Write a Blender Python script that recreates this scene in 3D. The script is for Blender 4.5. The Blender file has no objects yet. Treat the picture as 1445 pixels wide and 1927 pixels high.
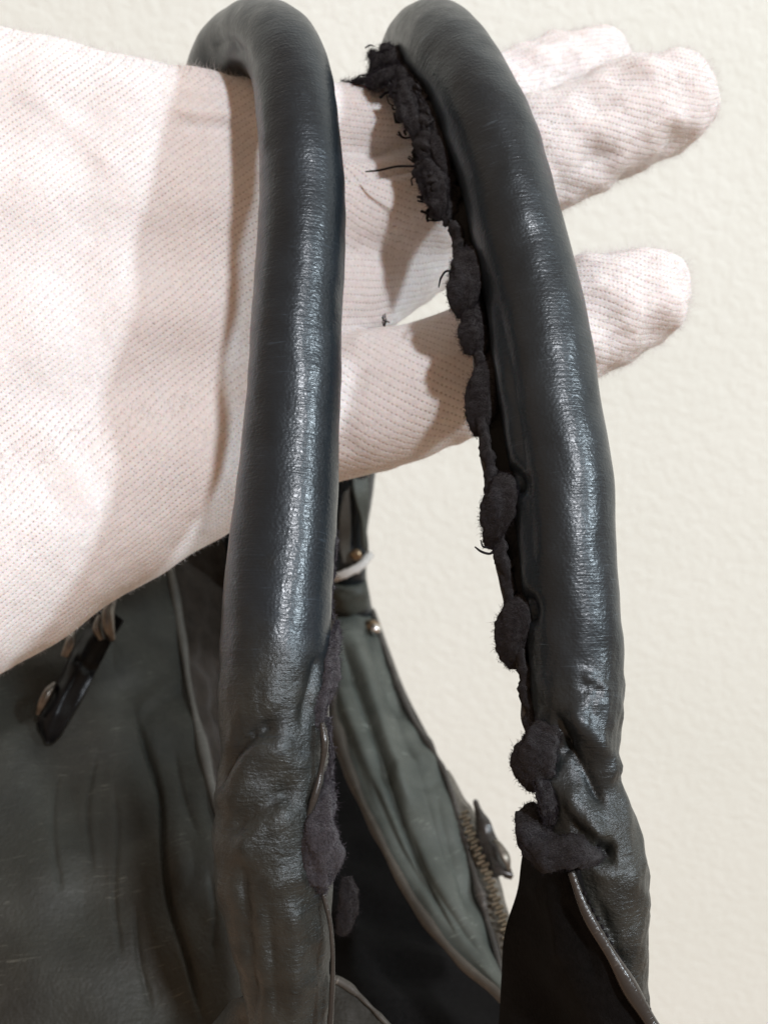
import bpy, math, random
import numpy as np
from mathutils import Matrix, Vector

random.seed(7)
rng = np.random.default_rng(7)
sc = bpy.context.scene

# ------------------------------------------------------------------ camera
PW, PH, F = 1445.0, 1927.0, 1900.0            # photo size, focal length in photo pixels
CAM_POS = Vector((0.0, 0.0, 1.35))
PITCH = math.radians(-20)
CAM_M = Matrix.Translation(CAM_POS) @ Matrix.Rotation(math.pi / 2 + PITCH, 4, 'X')
cam_d = bpy.data.cameras.new('camera')
cam = bpy.data.objects.new('camera', cam_d)
sc.collection.objects.link(cam)
cam.matrix_world = CAM_M
cam_d.sensor_fit = 'VERTICAL'
cam_d.sensor_height = 24.0
cam_d.sensor_width = 18.0
cam_d.lens = F / PH * 24.0
cam_d.clip_start = 0.01
cam_d.clip_end = 50
cam_d.dof.use_dof = True
cam_d.dof.focus_distance = 0.180
cam_d.dof.aperture_fstop = cam_d.lens / 1.5     # a 1.5 mm pupil
sc.camera = cam
CM = np.array(CAM_M)


def tow(v):
    """camera space (x right, y up, -z forward) -> world"""
    v = np.asarray(v, float)
    return v @ CM[:3, :3].T + CM[:3, 3]


def cp(px, py, d):
    """photo pixel at a known distance -> camera space"""
    return np.array([(px - PW / 2) / F * d, -(py - PH / 2) / F * d, -d])


def to_px(v):
    d = -v[:, 2]
    return np.stack([v[:, 0] / d * F + PW / 2, -v[:, 1] / d * F + PH / 2], 1)


# ------------------------------------------------------------------ light (indoor lamps)
world = bpy.data.worlds.new('World')
sc.world = world
world.use_nodes = True
bg = world.node_tree.nodes['Background']
bg.inputs[0].default_value = (1.0, 0.67, 0.46, 1)
bg.inputs[1].default_value = 0.46


def lamp(name, direction, dist, size, watts, col):
    ld = bpy.data.lights.new(name, 'AREA')
    ld.shape = 'DISK'
    ld.size = size
    ld.energy = watts
    ld.color = col
    o = bpy.data.objects.new(name, ld)
    sc.collection.objects.link(o)
    dv = np.array(direction, float)
    dv /= np.linalg.norm(dv)
    target = cp(640, 700, 0.215)
    p = Vector(tow(target + dv * dist))
    t = Vector(tow(target))
    o.location = p
    o.rotation_euler = (t - p).to_track_quat('-Z', 'Y').to_euler()
    return o


lamp('ceiling_lamp', (0.79, 0.36, 0.58), 4.0, 0.26, 104.0, (0.80, 0.92, 1.0))
lamp('room_lamp', (0.35, 0.42, 0.84), 4.0, 0.26, 122.0, (0.96, 0.96, 1.0))

sc.view_settings.view_transform = 'Standard'
sc.view_settings.look = 'None'
sc.view_settings.exposure = 0.0
sc.view_settings.gamma = 1.0
sc.view_settings.use_curve_mapping = False

# ------------------------------------------------------------------ material helpers


class NT:
    def __init__(self, name):
        self.m = bpy.data.materials.new(name)
        self.m.use_nodes = True
        self.t = self.m.node_tree
        self.b = self.t.nodes['Principled BSDF']

    def n(self, typ, **kw):
        nd = self.t.nodes.new(typ)
        for k, v in kw.items():
            setattr(nd, k, v)
        return nd

    def l(self, a, b):
        self.t.links.new(a, b)

    def sock(self, x):
        return x

    def put(self, inp, v):
        if isinstance(v, (int, float)):
            inp.default_value = v
        elif isinstance(v, (tuple, list)):
            inp.default_value = v
        else:
            self.l(v, inp)

    def math(self, op, a, b=None, c=None):
        nd = self.n('ShaderNodeMath', operation=op)
        self.put(nd.inputs[0], a)
        if b is not None:
            self.put(nd.inputs[1], b)
        if c is not None:
            self.put(nd.inputs[2], c)
        return nd.outputs[0]

    def mapping(self, vec, scale, rot=(0, 0, 0)):
        nd = self.n('ShaderNodeMapping')
        self.l(vec, nd.inputs[0])
        nd.inputs['Scale'].default_value = scale
        nd.inputs['Rotation'].default_value = rot
        return nd.outputs[0]

    def noise(self, vec, scale, detail=3, rough=0.55, dist=0.0):
        nd = self.n('ShaderNodeTexNoise')
        self.l(vec, nd.inputs['Vector'])
        nd.inputs['Scale'].default_value = scale
        nd.inputs['Detail'].default_value = detail
        nd.inputs['Roughness'].default_value = rough
        nd.inputs['Distortion'].default_value = dist
        return nd.outputs['Fac']

    def voronoi(self, vec, scale, feature='F1'):
        nd = self.n('ShaderNodeTexVoronoi', feature=feature)
        self.l(vec, nd.inputs['Vector'])
        nd.inputs['Scale'].default_value = scale
        return nd.outputs['Distance']

    def ramp(self, fac, stops):
        nd = self.n('ShaderNodeValToRGB')
        self.l(fac, nd.inputs[0])
        cr = nd.color_ramp
        while len(cr.elements) < len(stops):
            cr.elements.new(0.5)
        for e, (p, c) in zip(cr.elements, stops):
            e.position = p
            e.color = c if len(c) == 4 else (*c, 1)
        return nd.outputs[0]

    def mix(self, fac, a, b):
        nd = self.n('ShaderNodeMix', data_type='RGBA')
        self.put(nd.inputs[0], fac)
        self.put(nd.inputs[6], a)
        self.put(nd.inputs[7], b)
        return nd.outputs[2]

    def bump(self, height, strength, distance, normal=None):
        nd = self.n('ShaderNodeBump')
        nd.inputs['Strength'].default_value = strength
        nd.inputs['Distance'].default_value = distance
        self.l(height, nd.inputs['Height'])
        if normal is not None:
            self.l(normal, nd.inputs['Normal'])
        return nd.outputs[0]

    def obj(self):
        return self.n('ShaderNodeTexCoord').outputs['Object']

    def uv(self):
        return self.n('ShaderNodeTexCoord').outputs['UV']

    def set(self, **kw):
        for k, v in kw.items():
            self.put(self.b.inputs[k], v)


def leather(name, dark, light, rough=(0.36, 0.52), grain=1900, grain_d=0.00005, wrinkle=0.00008, spec=0.5, lumpy=0.00010, sheen=0.0, worn=None, coat=0.0, dust=0.60):
    t = NT(name)
    ob, uv = t.obj(), t.uv()
    n1 = t.noise(ob, 70, 4, 0.6)
    n2 = t.noise(ob, 420, 3, 0.6)
    col = t.ramp(n1, [(0.3, dark), (0.72, light)])
    wm = None
    if worn:
        sp = t.n('ShaderNodeSeparateXYZ')
        t.l(uv, sp.inputs[0])
        wv = t.math('ADD', sp.outputs[1], t.math('MULTIPLY', t.math('SUBTRACT', n1, 0.5), 0.05))
        mr = t.n('ShaderNodeMapRange')
        t.l(wv, mr.inputs[0])
        mr.inputs[1].default_value, mr.inputs[2].default_value = worn[0], worn[1]
        mr.inputs[3].default_value, mr.inputs[4].default_value = 1, 0
        wm = mr.outputs[0]
        wc = t.ramp(t.noise(ob, 160, 4, 0.65), [(0.3, (0.0075, 0.0088, 0.0078)), (0.7, (0.026, 0.0275, 0.024))])
        col = t.mix(wm, col, wc)
    # rubbed, dusty wear on the grain tops
    fine = t.mapping(uv, (140, 1500, 1))
    scratch = t.noise(fine, 1.0, 3, 0.6, 0.6)
    sm = t.ramp(scratch, [(0.62, (0, 0, 0)), (0.72, (1, 1, 1))])
    smf = t.math('MULTIPLY', sm, t.math('MULTIPLY', t.ramp(n1, [(0.42, (0, 0, 0)), (0.62, (1, 1, 1))]), dust))
    col = t.mix(smf, col, tuple(min(1, c * 4.5 + 0.01) for c in light[:3]) + (1,))
    t.set(**{'Base Color': col})
    r = t.n('ShaderNodeMapRange')
    t.l(n2, r.inputs[0])
    r.inputs[1].default_value, r.inputs[2].default_value = 0.3, 0.7
    r.inputs[3].default_value, r.inputs[4].default_value = rough
    t.set(Roughness=r.outputs[0])
    t.b.inputs['Specular IOR Level'].default_value = spec
    t.b.inputs['Sheen Weight'].default_value = sheen
    t.b.inputs['Sheen Roughness'].default_value = 0.35
    v = t.voronoi(ob, grain, 'SMOOTH_F1')
    v2 = t.voronoi(ob, grain * 0.55)
    wr = t.noise(t.mapping(uv, (150, 1500, 1)), 1.0, 4, 0.6, 0.8)
    lum = t.noise(ob, 190, 3, 0.5)
    b1 = t.bump(lum, 1.0, lumpy)
    b2 = t.bump(wr, 1.0, wrinkle, b1)
    b3 = t.bump(t.math('ADD', v, t.math('MULTIPLY', v2, 0.35)), 1.0, grain_d, b2)
    if wm is not None:
        b3 = t.bump(t.math('MULTIPLY', t.math('ADD', t.noise(ob, 1300, 4, 0.7), t.noise(t.mapping(uv, (260, 800, 1)), 1.0, 4, 0.65, 1.0)), wm), 1.0, 0.00022, b3)
    t.set(Normal=b3)
    if coat:
        t.b.inputs['Coat Weight'].default_value = coat
        t.b.inputs['Specular Tint'].default_value = (0.82, 0.93, 1.0, 1)
        t.b.inputs['Coat Roughness'].default_value = 0.21
        t.l(b3, t.b.inputs['Coat Normal'])
    return t.m


M = {}
M['handle'] = leather('handle_leather', (0.0035, 0.0070, 0.0105), (0.009, 0.0140, 0.0195), rough=(0.36, 0.48), sheen=0.0, spec=0.34, coat=0.34, worn=(0.055, 0.085))
M['handle_worn'] = leather('handle_leather_worn', (0.0045, 0.0080, 0.0110), (0.012, 0.0165, 0.0205), rough=(0.36, 0.48), lumpy=0.00012, sheen=0.0, spec=0.34, coat=0.34, worn=(0.045, 0.075))
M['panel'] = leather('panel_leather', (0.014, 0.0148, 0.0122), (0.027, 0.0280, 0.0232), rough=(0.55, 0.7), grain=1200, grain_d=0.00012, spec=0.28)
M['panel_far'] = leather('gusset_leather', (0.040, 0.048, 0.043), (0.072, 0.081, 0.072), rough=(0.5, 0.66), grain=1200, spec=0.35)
M['edge'] = leather('edge_paint', (0.020, 0.019, 0.018), (0.040, 0.036, 0.032), rough=(0.20, 0.30), grain=2200, grain_d=0.00003)
M['binding'] = leather('binding_leather', (0.028, 0.024, 0.019), (0.060, 0.053, 0.043), rough=(0.5, 0.65), grain=1500)
M['rim'] = leather('turned_edge_leather', (0.036, 0.036, 0.032), (0.066, 0.065, 0.058), rough=(0.5, 0.65), grain=1500)


def cloth(name, c0, c1, scale, rough=0.95, sheen=0.3, bumpd=0.0006):
    t = NT(name)
    ob = t.obj()
    n = t.noise(ob, scale, 4, 0.7)
    t.set(**{'Base Color': t.ramp(n, [(0.32, c0), (0.7, c1)])}, Roughness=rough)
    t.b.inputs['Sheen Weight'].default_value = sheen
    t.b.inputs['Sheen Roughness'].default_value = 0.5
    t.b.inputs['Specular IOR Level'].default_value = 0.15
    t.set(Normal=t.bump(t.noise(ob, scale * 2.2, 4, 0.7), 1.0, bumpd))
    return t.m


M['lace'] = cloth('suede_lace', (0.004, 0.0036, 0.0046), (0.027, 0.024, 0.029), 1300, sheen=0.10, bumpd=0.0011)
M['lace_pale'] = cloth('pale_suede_lace', (0.018, 0.016, 0.021), (0.070, 0.063, 0.076), 1300, sheen=0.15, bumpd=0.0011)  # paler tone of the same suede lace
M['flange'] = leather('inner_leather', (0.0025, 0.0025, 0.0028), (0.007, 0.007, 0.0075), rough=(0.28, 0.40), spec=0.12, dust=0.0, coat=0.06)  # black inner leather, with the seam flange's shade put into its colour
M['lining'] = cloth('black_lining', (0.002, 0.002, 0.002), (0.006, 0.0056, 0.0058), 700, sheen=0.0)
M['lining_brown'] = cloth('brown_lining', (0.010, 0.008, 0.006), (0.022, 0.017, 0.013), 300, sheen=0.05)
M['tape'] = cloth('zip_tape', (0.08, 0.075, 0.062), (0.20, 0.185, 0.155), 900, sheen=0.1)
M['string'] = cloth('white_string', (0.78, 0.78, 0.77), (0.90, 0.90, 0.89), 1500)


def metal(name, col, rough):
    t = NT(name)
    ob = t.obj()
    n = t.noise(ob, 500, 4, 0.6)
    t.set(**{'Base Color': t.ramp(n, [(0.3, tuple(c * 0.55 for c in col)), (0.65, col)])}, Roughness=rough)
    t.b.inputs['Metallic'].default_value = 1.0
    t.set(Normal=t.bump(n, 0.4, 0.0002))
    return t.m


M['brass'] = metal('aged_brass', (0.34, 0.25, 0.16), 0.38)
M['steel'] = metal('nickel', (0.75, 0.74, 0.72), 0.22)
M['clip'] = metal('dull_nickel', (0.20, 0.18, 0.16), 0.36)
M['slider'] = metal('tarnished_slider', (0.20, 0.185, 0.16), 0.5)
M['teeth'] = metal('zip_metal', (0.42, 0.38, 0.30), 0.38)


def glove_mat():
    t = NT('white_knit_cotton')
    uv, ob = t.uv(), t.obj()
    warp = t.n('ShaderNodeTexNoise')
    t.l(ob, warp.inputs['Vector'])
    warp.inputs['Scale'].default_value = 60
    warp.inputs['Detail'].default_value = 2
    wsub = t.n('ShaderNodeVectorMath', operation='SUBTRACT')
    t.l(warp.outputs['Color'], wsub.inputs[0])
    wsub.inputs[1].default_value = (0.5, 0.5, 0.5)
    wsc = t.n('ShaderNodeVectorMath', operation='SCALE')
    t.l(wsub.outputs[0], wsc.inputs[0])
    wsc.inputs['Scale'].default_value = 0.0020
    wad = t.n('ShaderNodeVectorMath', operation='ADD')
    t.l(uv, wad.inputs[0])
    t.l(wsc.outputs[0], wad.inputs[1])
    sep = t.n('ShaderNodeSeparateXYZ')
    t.l(wad.outputs[0], sep.inputs[0])
    u, v = sep.outputs[0], sep.outputs[1]
    two_pi = 2 * math.pi
    ROW, ST = 0.00138, 0.00088
    rows = t.math('SINE', t.math('MULTIPLY', v, two_pi / ROW))
    # neighbouring rows are staggered
    stagger = t.math('MULTIPLY', t.math('FLOOR', t.math('ADD', t.math('DIVIDE', v, ROW), 0.25)), 1.9)
    st = t.math('SINE', t.math('ADD', t.math('MULTIPLY', u, two_pi / ST), stagger))
    r01 = t.math('MULTIPLY_ADD', rows, 0.5, 0.5)
    s01 = t.math('MULTIPLY_ADD', st, 0.5, 0.5)
    line = t.math('POWER', r01, 3.0)
    hole = t.math('MULTIPLY', t.math('POWER', r01, 9.0), t.math('POWER', s01, 2.0))
    patch = t.ramp(t.noise(ob, 55, 3, 0.6), [(0.30, (0.25, 0.25, 0.25)), (0.62, (1, 1, 1))])
    hole = t.math('MULTIPLY', hole, patch)
    speck = t.ramp(t.noise(ob, 950, 1, 0.5), [(0.765, (0, 0, 0)), (0.80, (1, 1, 1))])
    base = t.ramp(t.noise(ob, 900, 3, 0.7), [(0.3, (0.67, 0.635, 0.63)), (0.7, (0.775, 0.745, 0.74))])
    col = t.mix(t.math('MULTIPLY', hole, 0.72), base, (0.30, 0.24, 0.225, 1))
    col = t.mix(t.math('MULTIPLY', speck, 0.5), col, (0.16, 0.13, 0.12, 1))
    t.set(**{'Base Color': col}, Roughness=0.95)
    t.b.inputs['Specular IOR Level'].default_value = 0.1
    t.b.inputs['Sheen Weight'].default_value = 0.25
    t.b.inputs['Subsurface Weight'].default_value = 0.35
    t.b.inputs['Subsurface Radius'].default_value = (1.0, 0.42, 0.25)
    t.b.inputs['Subsurface Scale'].default_value = 0.0035
    h = t.math('SUBTRACT', t.math('ADD', t.math('MULTIPLY', t.noise(ob, 1700, 3, 0.7), 0.9), 0.0),
               t.math('ADD', t.math('MULTIPLY', hole, 0.9), t.math('MULTIPLY', line, 0.25)))
    b0 = t.bump(t.noise(ob, 130, 3, 0.6), 1.0, 0.0004)
    t.set(Normal=t.bump(h, 0.8, 0.00022, b0))
    return t.m


M['glove'] = glove_mat()


def fibre_mat(name, col):
    t = NT(name)
    n = t.noise(t.obj(), 300, 2)
    t.set(**{'Base Color': t.ramp(n, [(0.3, tuple(c * 0.7 for c in col)), (0.7, col)])}, Roughness=0.9)
    t.b.inputs['Specular IOR Level'].default_value = 0.1
    return t.m


M['fuzz'] = fibre_mat('cotton_fibre', (0.82, 0.79, 0.78))
M['lace_fibre'] = fibre_mat('suede_fibre', (0.034, 0.030, 0.036))
M['lace_fibre_pale'] = fibre_mat('pale_suede_fibre', (0.075, 0.068, 0.082))  # fibres in the paler lace tone
M['thread'] = fibre_mat('black_thread', (0.012, 0.011, 0.013))


def wall_mat():
    t = NT('cream_textured_paint')
    ob = t.obj()
    base = t.ramp(t.noise(ob, 6, 3, 0.5), [(0.3, (0.735, 0.785, 0.745)), (0.7, (0.77, 0.82, 0.785))])
    spots = t.ramp(t.noise(ob, 230, 2, 0.5), [(0.70, (0, 0, 0)), (0.80, (1, 1, 1))])
    base = t.mix(t.math('MULTIPLY', spots, 0.10), base, (0.45, 0.42, 0.36, 1))
    t.set(**{'Base Color': base}, Roughness=0.8)
    t.b.inputs['Specular IOR Level'].default_value = 0.2
    peel = t.ramp(t.noise(ob, 165, 4, 0.55, 0.4), [(0.38, (0, 0, 0)), (0.62, (1, 1, 1))])
    b1 = t.bump(peel, 0.5, 0.00042)
    t.set(Normal=t.bump(t.noise(ob, 420, 3, 0.6), 0.5, 0.0002, b1))
    return t.m


M['wall'] = wall_mat()

# ------------------------------------------------------------------ geometry helpers
ORIGIN = {}


def link(o, parent=None):
    sc.collection.objects.link(o)
    if parent is not None:
        o.parent = parent
    return o


def root_of(o):
    while o.parent is not None:
        o = o.parent
    return o


def mesh_obj(name, verts, faces, mat, parent=None, uvs=None, loop_uv=None, smooth=True, origin=None):
    """verts in camera space; stored about the root's base point in world axes"""
    w = tow(verts)
    if parent is not None:
        org = np.array(ORIGIN[root_of(parent).name])
    elif origin is not None:
        org = np.array(origin)
    else:
        org = w.min(0) * np.array([0, 0, 1]) + w.mean(0) * np.array([1, 1, 0])
    me = bpy.data.meshes.new(name)
    me.from_pydata((w - org).tolist(), [], [tuple(int(i) for i in f) for f in faces])
    if uvs is not None or loop_uv is not None:
        lay = me.uv_layers.new(name='UVMap')
        if loop_uv is None:
            li = np.empty(len(me.loops), dtype=np.int32)
            me.loops.foreach_get('vertex_index', li)
            loop_uv = np.asarray(uvs)[li]
        lay.data.foreach_set('uv', np.asarray(loop_uv, dtype=np.float32).ravel())
    me.materials.append(mat)
    if smooth:
        me.polygons.foreach_set('use_smooth', [True] * len(me.polygons))
    me.update()
    o = bpy.data.objects.new(name, me)
    link(o, parent)
    if parent is None:
        o.location = org
        ORIGIN[o.name] = tuple(org)
    return o


def empty(name, loc):
    o = bpy.data.objects.new(name, None)
    o.empty_display_size = 0.03
    link(o)
    o.location = loc
    ORIGIN[o.name] = tuple(loc)
    return o


def tag(o, label=None, cat=None, group=None, kind=None):
    if label: o['label'] = label
    if cat: o['category'] = cat
    if group: o['group'] = group
    if kind: o['kind'] = kind
    return o


def spline(pts, n):
    """centripetal-ish Catmull-Rom through pts, n samples evenly spaced in parameter length"""
    p = np.asarray(pts, float)
    if len(p) == 2:
        t = np.linspace(0, 1, n)[:, None]
        return p[0] * (1 - t) + p[1] * t
    k = min(3, p.shape[1])
    seg = np.maximum(np.linalg.norm(np.diff(p[:, :k], axis=0), axis=1), 1e-9)
    s = np.concatenate([[0], np.cumsum(seg)])
    m = np.zeros_like(p)
    for i in range(len(p)):
        if i == 0:
            m[i] = (p[1] - p[0]) / seg[0]
        elif i == len(p) - 1:
            m[i] = (p[-1] - p[-2]) / seg[-1]
        else:
            a, b = seg[i - 1], seg[i]
            m[i] = ((p[i] - p[i - 1]) / a * b + (p[i + 1] - p[i]) / b * a) / (a + b)
    t = np.linspace(0, s[-1], n)
    i = np.clip(np.searchsorted(s, t, side='right') - 1, 0, len(seg) - 1)
    h = seg[i]
    x = ((t - s[i]) / h)[:, None]
    h = h[:, None]
    return ((2 * x**3 - 3 * x**2 + 1) * p[i] + (x**3 - 2 * x**2 + x) * h * m[i]
            + (-2 * x**3 + 3 * x**2) * p[i + 1] + (x**3 - x**2) * h * m[i + 1])


class Lumps:
    """smooth pseudo-noise as a sum of random plane waves"""

    def __init__(self, wavelength, seed, n=14):
        r = np.random.default_rng(seed)
        d = r.normal(size=(n, 3))
        d /= np.linalg.norm(d, axis=1)[:, None]
        self.k = d * (2 * math.pi / wavelength) * r.uniform(0.6, 1.5, (n, 1))
        self.ph = r.uniform(0, 6.28, n)
        self.n = n

    def __call__(self, v):
        return np.sin(v @ self.k.T + self.ph).sum(1) / math.sqrt(self.n / 2)


def poly_dist(p, line):
    """distance of 2-D points to a polyline, and the fraction along it"""
    line = np.asarray(line, float)
    if len(line) > 2:
        line = spline(line, 5 * len(line))
    best = np.full(len(p), 1e9)
    frac = np.zeros(len(p))
    side = np.zeros(len(p))
    L = np.linalg.norm(np.diff(line, axis=0), axis=1)
    cum = np.concatenate([[0], np.cumsum(L)])
    for i in range(len(line) - 1):
        a, b = line[i], line[i + 1]
        d = b - a
        t = np.clip(((p - a) @ d) / (d @ d), 0, 1)
        q = p - (a + t[:, None] * d)
        dist = np.hypot(q[:, 0], q[:, 1])
        w = dist < best
        best[w] = dist[w]
        frac[w] = ((cum[i] + t * L[i]) / cum[-1])[w]
        side[w] = np.sign(d[0] * q[:, 1] - d[1] * q[:, 0])[w]
    return best, frac, side


def relief(v, nrm, creases):
    """push the surface along its normal near traced folds: (polyline, width px, height m)"""
    px = to_px(v)
    face = np.clip((nrm * (-v / np.linalg.norm(v, axis=1)[:, None])).sum(1) * 2.5, 0, 1)
    h = np.zeros(len(v))
    for line, wid, amp in creases:
        d, f, s = poly_dist(px, line)
        taper = np.clip(np.minimum(f, 1 - f) * 6 + 0.15, 0, 1)
        near = d < wid * 3
        prof = np.exp(-(d / wid)**2) if amp > 0 else 0.55 * np.exp(-(d / wid)**2) + 0.45 * np.exp(-d / (0.35 * wid))
        h[near] += (amp * prof * taper)[near]
    return v + nrm * (h * face)[:, None]


def grid_normals(g):
    du = np.gradient(g, axis=1)
    dv = np.gradient(g, axis=0)
    n = np.cross(du, dv)
    ln = np.linalg.norm(n, axis=2, keepdims=True)
    return n / np.maximum(ln, 1e-12)


def grid_faces(nv, nu, close=False, off=0):
    f = []
    mu = nu if close else nu - 1
    for j in range(nv - 1):
        for i in range(mu):
            a, b = j * nu + i, j * nu + (i + 1) % nu
            f.append((off + a, off + b, off + b + nu, off + a + nu))
    return f


def sheet(name, rows, mat, parent, nu=60, nv=80, thick=0.0015, creases=(), lump=(0.02, 0.0006, 1)):
    """leather sheet through a grid of traced points (px, py, distance), with thickness"""
    R = [spline([cp(*q) for q in r], nu) for r in rows]
    R = np.array(R)
    g = np.stack([spline(R[:, i], nv) for i in range(nu)], 1)
    n = grid_normals(g)
    toward = (n * -g).sum(2).mean()
    flip = toward < 0
    if flip:
        n = -n
    v, nn = g.reshape(-1, 3), n.reshape(-1, 3)
    if lump:
        v = v + nn * (Lumps(lump[0], lump[2])(v) * lump[1])[:, None]
    if creases:
        v = relief(v, nn, creases)
    back = v - nn * thick
    du = np.concatenate([[0], np.cumsum(np.linalg.norm(np.diff(g[nv // 2], axis=0), axis=1))])
    dv = np.concatenate([[0], np.cumsum(np.linalg.norm(np.diff(g[:, nu // 2], axis=0), axis=1))])
    uv = np.stack(np.meshgrid(du, dv), 2).reshape(-1, 2)
    f = grid_faces(nv, nu)
    N = nv * nu
    fb = [tuple(reversed([i + N for i in q])) for q in f]
    ring = ([i for i in range(nu)] + [j * nu + nu - 1 for j in range(1, nv)]
            + [(nv - 1) * nu + i for i in range(nu - 2, -1, -1)] + [j * nu for j in range(nv - 2, 0, -1)])
    fr = [(ring[k], ring[k] + N, ring[(k + 1) % len(ring)] + N, ring[(k + 1) % len(ring)]) for k in range(len(ring))]
    faces = f + fb + fr
    if flip:
        faces = [tuple(reversed(q)) for q in faces]
    return mesh_obj(name, np.concatenate([v, back]), faces, mat, parent, uvs=np.concatenate([uv, uv]))


def tube_arrays(path, radii, nseg, hint=(1, 0, 0), profile=None, caps=True):
    p = np.asarray(path, float)
    n = len(p)
    T = np.gradient(p, axis=0)
    T /= np.linalg.norm(T, axis=1)[:, None]
    a = np.array(hint, float)
    a -= T[0] * (a @ T[0])
    if np.linalg.norm(a) < 1e-6:
        a = np.array([0, 1.0, 0.2])
        a -= T[0] * (a @ T[0])
    a /= np.linalg.norm(a)
    A = [a]
    for i in range(1, n):
        a = A[-1] - T[i] * (A[-1] @ T[i])
        A.append(a / np.linalg.norm(a))
    A = np.array(A)
    B = np.cross(T, A)
    th = np.arange(nseg) / nseg * 2 * math.pi
    rad = np.asarray(radii, float)
    if rad.ndim == 1:
        rad = np.stack([rad, rad], 1)
    prof = np.ones((n, nseg)) if profile is None else profile
    c, s = np.cos(th), np.sin(th)
    g = (p[:, None] + A[:, None] * (c[None, :, None] * (rad[:, 0:1] * prof)[..., None])
         + B[:, None] * (s[None, :, None] * (rad[:, 1:2] * prof)[..., None]))
    nr = A[:, None] * c[None, :, None] + B[:, None] * s[None, :, None]
    nr = np.broadcast_to(nr, g.shape)
    dv = np.concatenate([[0], np.cumsum(np.linalg.norm(np.diff(p, axis=0), axis=1))])
    mr = rad.mean()
    uv = np.stack(np.meshgrid(th * mr, dv), 2)
    return g, nr, uv


def tube(name, path, radii, mat, parent, nseg=12, hint=(1, 0, 0), lump=None, creases=(), profile=None, hook=None):
    g, nr, uv = tube_arrays(path, radii, nseg, hint, profile)
    n = len(g)
    v, nn = g.reshape(-1, 3), nr.reshape(-1, 3)
    if lump:
        for wl, amp, seed in ([lump] if not isinstance(lump, list) else lump):
            v = v + nn * (Lumps(wl, seed)(v) * amp)[:, None]
    if creases:
        v = relief(v, nn, creases)
    if hook:
        v = hook(v, nn)
    f = grid_faces(n, nseg, close=True)
    c0, c1 = len(v), len(v) + 1
    ends = np.stack([v[:nseg].mean(0), v[-nseg:].mean(0)])
    f += [(c0, (i + 1) % nseg, i) for i in range(nseg)]
    b = (n - 1) * nseg
    f += [(c1, b + i, b + (i + 1) % nseg) for i in range(nseg)]
    v = np.concatenate([v, ends])
    u = np.concatenate([uv.reshape(-1, 2), [[0, 0], [0, 0]]])
    return mesh_obj(name, v, f, mat, parent, uvs=u)


def px_tube(name, pts, mat, parent, n=40, nseg=10, flat=1.0, lump=None, **kw):
    """tube through traced (px, py, distance, radius px)"""
    q = np.array([[*cp(p[0], p[1], p[2]), p[3] * p[2] / F] for p in pts])
    s = spline(q, n)
    r = np.maximum(s[:, 3], 1e-5)
    return tube(name, s[:, :3], np.stack([r, r * flat], 1), mat, parent, nseg=nseg, lump=lump, **kw)


def fibres(name, roots, dirs, length, rad, mat, parent, kind='stuff', bend=0.7):
    """short curved hairs, three-sided and tapering, in one mesh"""
    V, Fc = [], []
    for p, d in zip(roots, dirs):
        L = length * rng.uniform(0.35, 1.25)
        d = d / np.linalg.norm(d)
        side = rng.normal(size=3)
        side -= d * (side @ d)
        side /= np.linalg.norm(side)
        b2 = np.cross(d, side)
        bendv = (side * rng.normal() + b2 * rng.normal()) * bend * 0.5
        base = len(V)
        for k, (t, w) in enumerate(((0, 1.0), (0.5, 0.8), (1.0, 0.25))):
            c = p + d * L * t + bendv * L * t * t
            for j in range(3):
                a = j * 2.0944
                V.append(c + (side * math.cos(a) + b2 * math.sin(a)) * rad * w)
        for k in range(2):
            for j in range(3):
                a, b = base + k * 3 + j, base + k * 3 + (j + 1) % 3
                Fc.append((a, b, b + 3, a + 3))
    o = mesh_obj(name, np.array(V), Fc, mat, parent)
    if kind:
        o['kind'] = kind
    return o


def surf_sample(o, n, zone=None):
    """random points and outward directions on a built mesh, in camera space"""
    me = o.data
    org = np.array(ORIGIN[root_of(o).name])
    co = np.empty(len(me.vertices) * 3)
    me.vertices.foreach_get('co', co)
    co = co.reshape(-1, 3) + org
    no = np.empty(len(me.vertices) * 3)
    me.vertices.foreach_get('normal', no)
    no = no.reshape(-1, 3)
    R = CM[:3, :3]
    cam_co = (co - CM[:3, 3]) @ R
    cam_no = no @ R
    idx = np.arange(len(co))
    if zone is not None:
        idx = idx[zone(cam_co, cam_no)]
    if len(idx) == 0:
        return np.zeros((0, 3)), np.zeros((0, 3))
    k = rng.choice(idx, n)
    return cam_co[k] + rng.normal(size=(n, 3)) * 0.0002, cam_no[k]


def box_arrays(c, ax, half):
    """oriented box with chamfer-free corners; ax rows are unit axes"""
    v = []
    for sx in (-1, 1):
        for sy in (-1, 1):
            for sz in (-1, 1):
                v.append(c + ax[0] * half[0] * sx + ax[1] * half[1] * sy + ax[2] * half[2] * sz)
    f = [(0, 1, 3, 2), (4, 6, 7, 5), (0, 4, 5, 1), (2, 3, 7, 6), (0, 2, 6, 4), (1, 5, 7, 3)]
    return np.array(v), f


# ------------------------------------------------------------------ setting: the wall
WALL_Y = 0.62
wp = []
for x in (-2.5, 2.5):
    for z in (0.0, 2.6):
        wp.append((x, z))
me = bpy.data.meshes.new('wall')
vv = []
for y in (WALL_Y, WALL_Y + 0.1):
    for x, z in wp:
        vv.append((x, y, z))
me.from_pydata(vv, [], [(0, 2, 3, 1), (4, 5, 7, 6), (0, 1, 5, 4), (2, 6, 7, 3), (1, 3, 7, 5), (0, 4, 6, 2)])
me.materials.append(M['wall'])
wall = link(bpy.data.objects.new('wall', me))
tag(wall, 'cream painted wall with a fine orange peel texture', 'wall', kind='structure')

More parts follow.
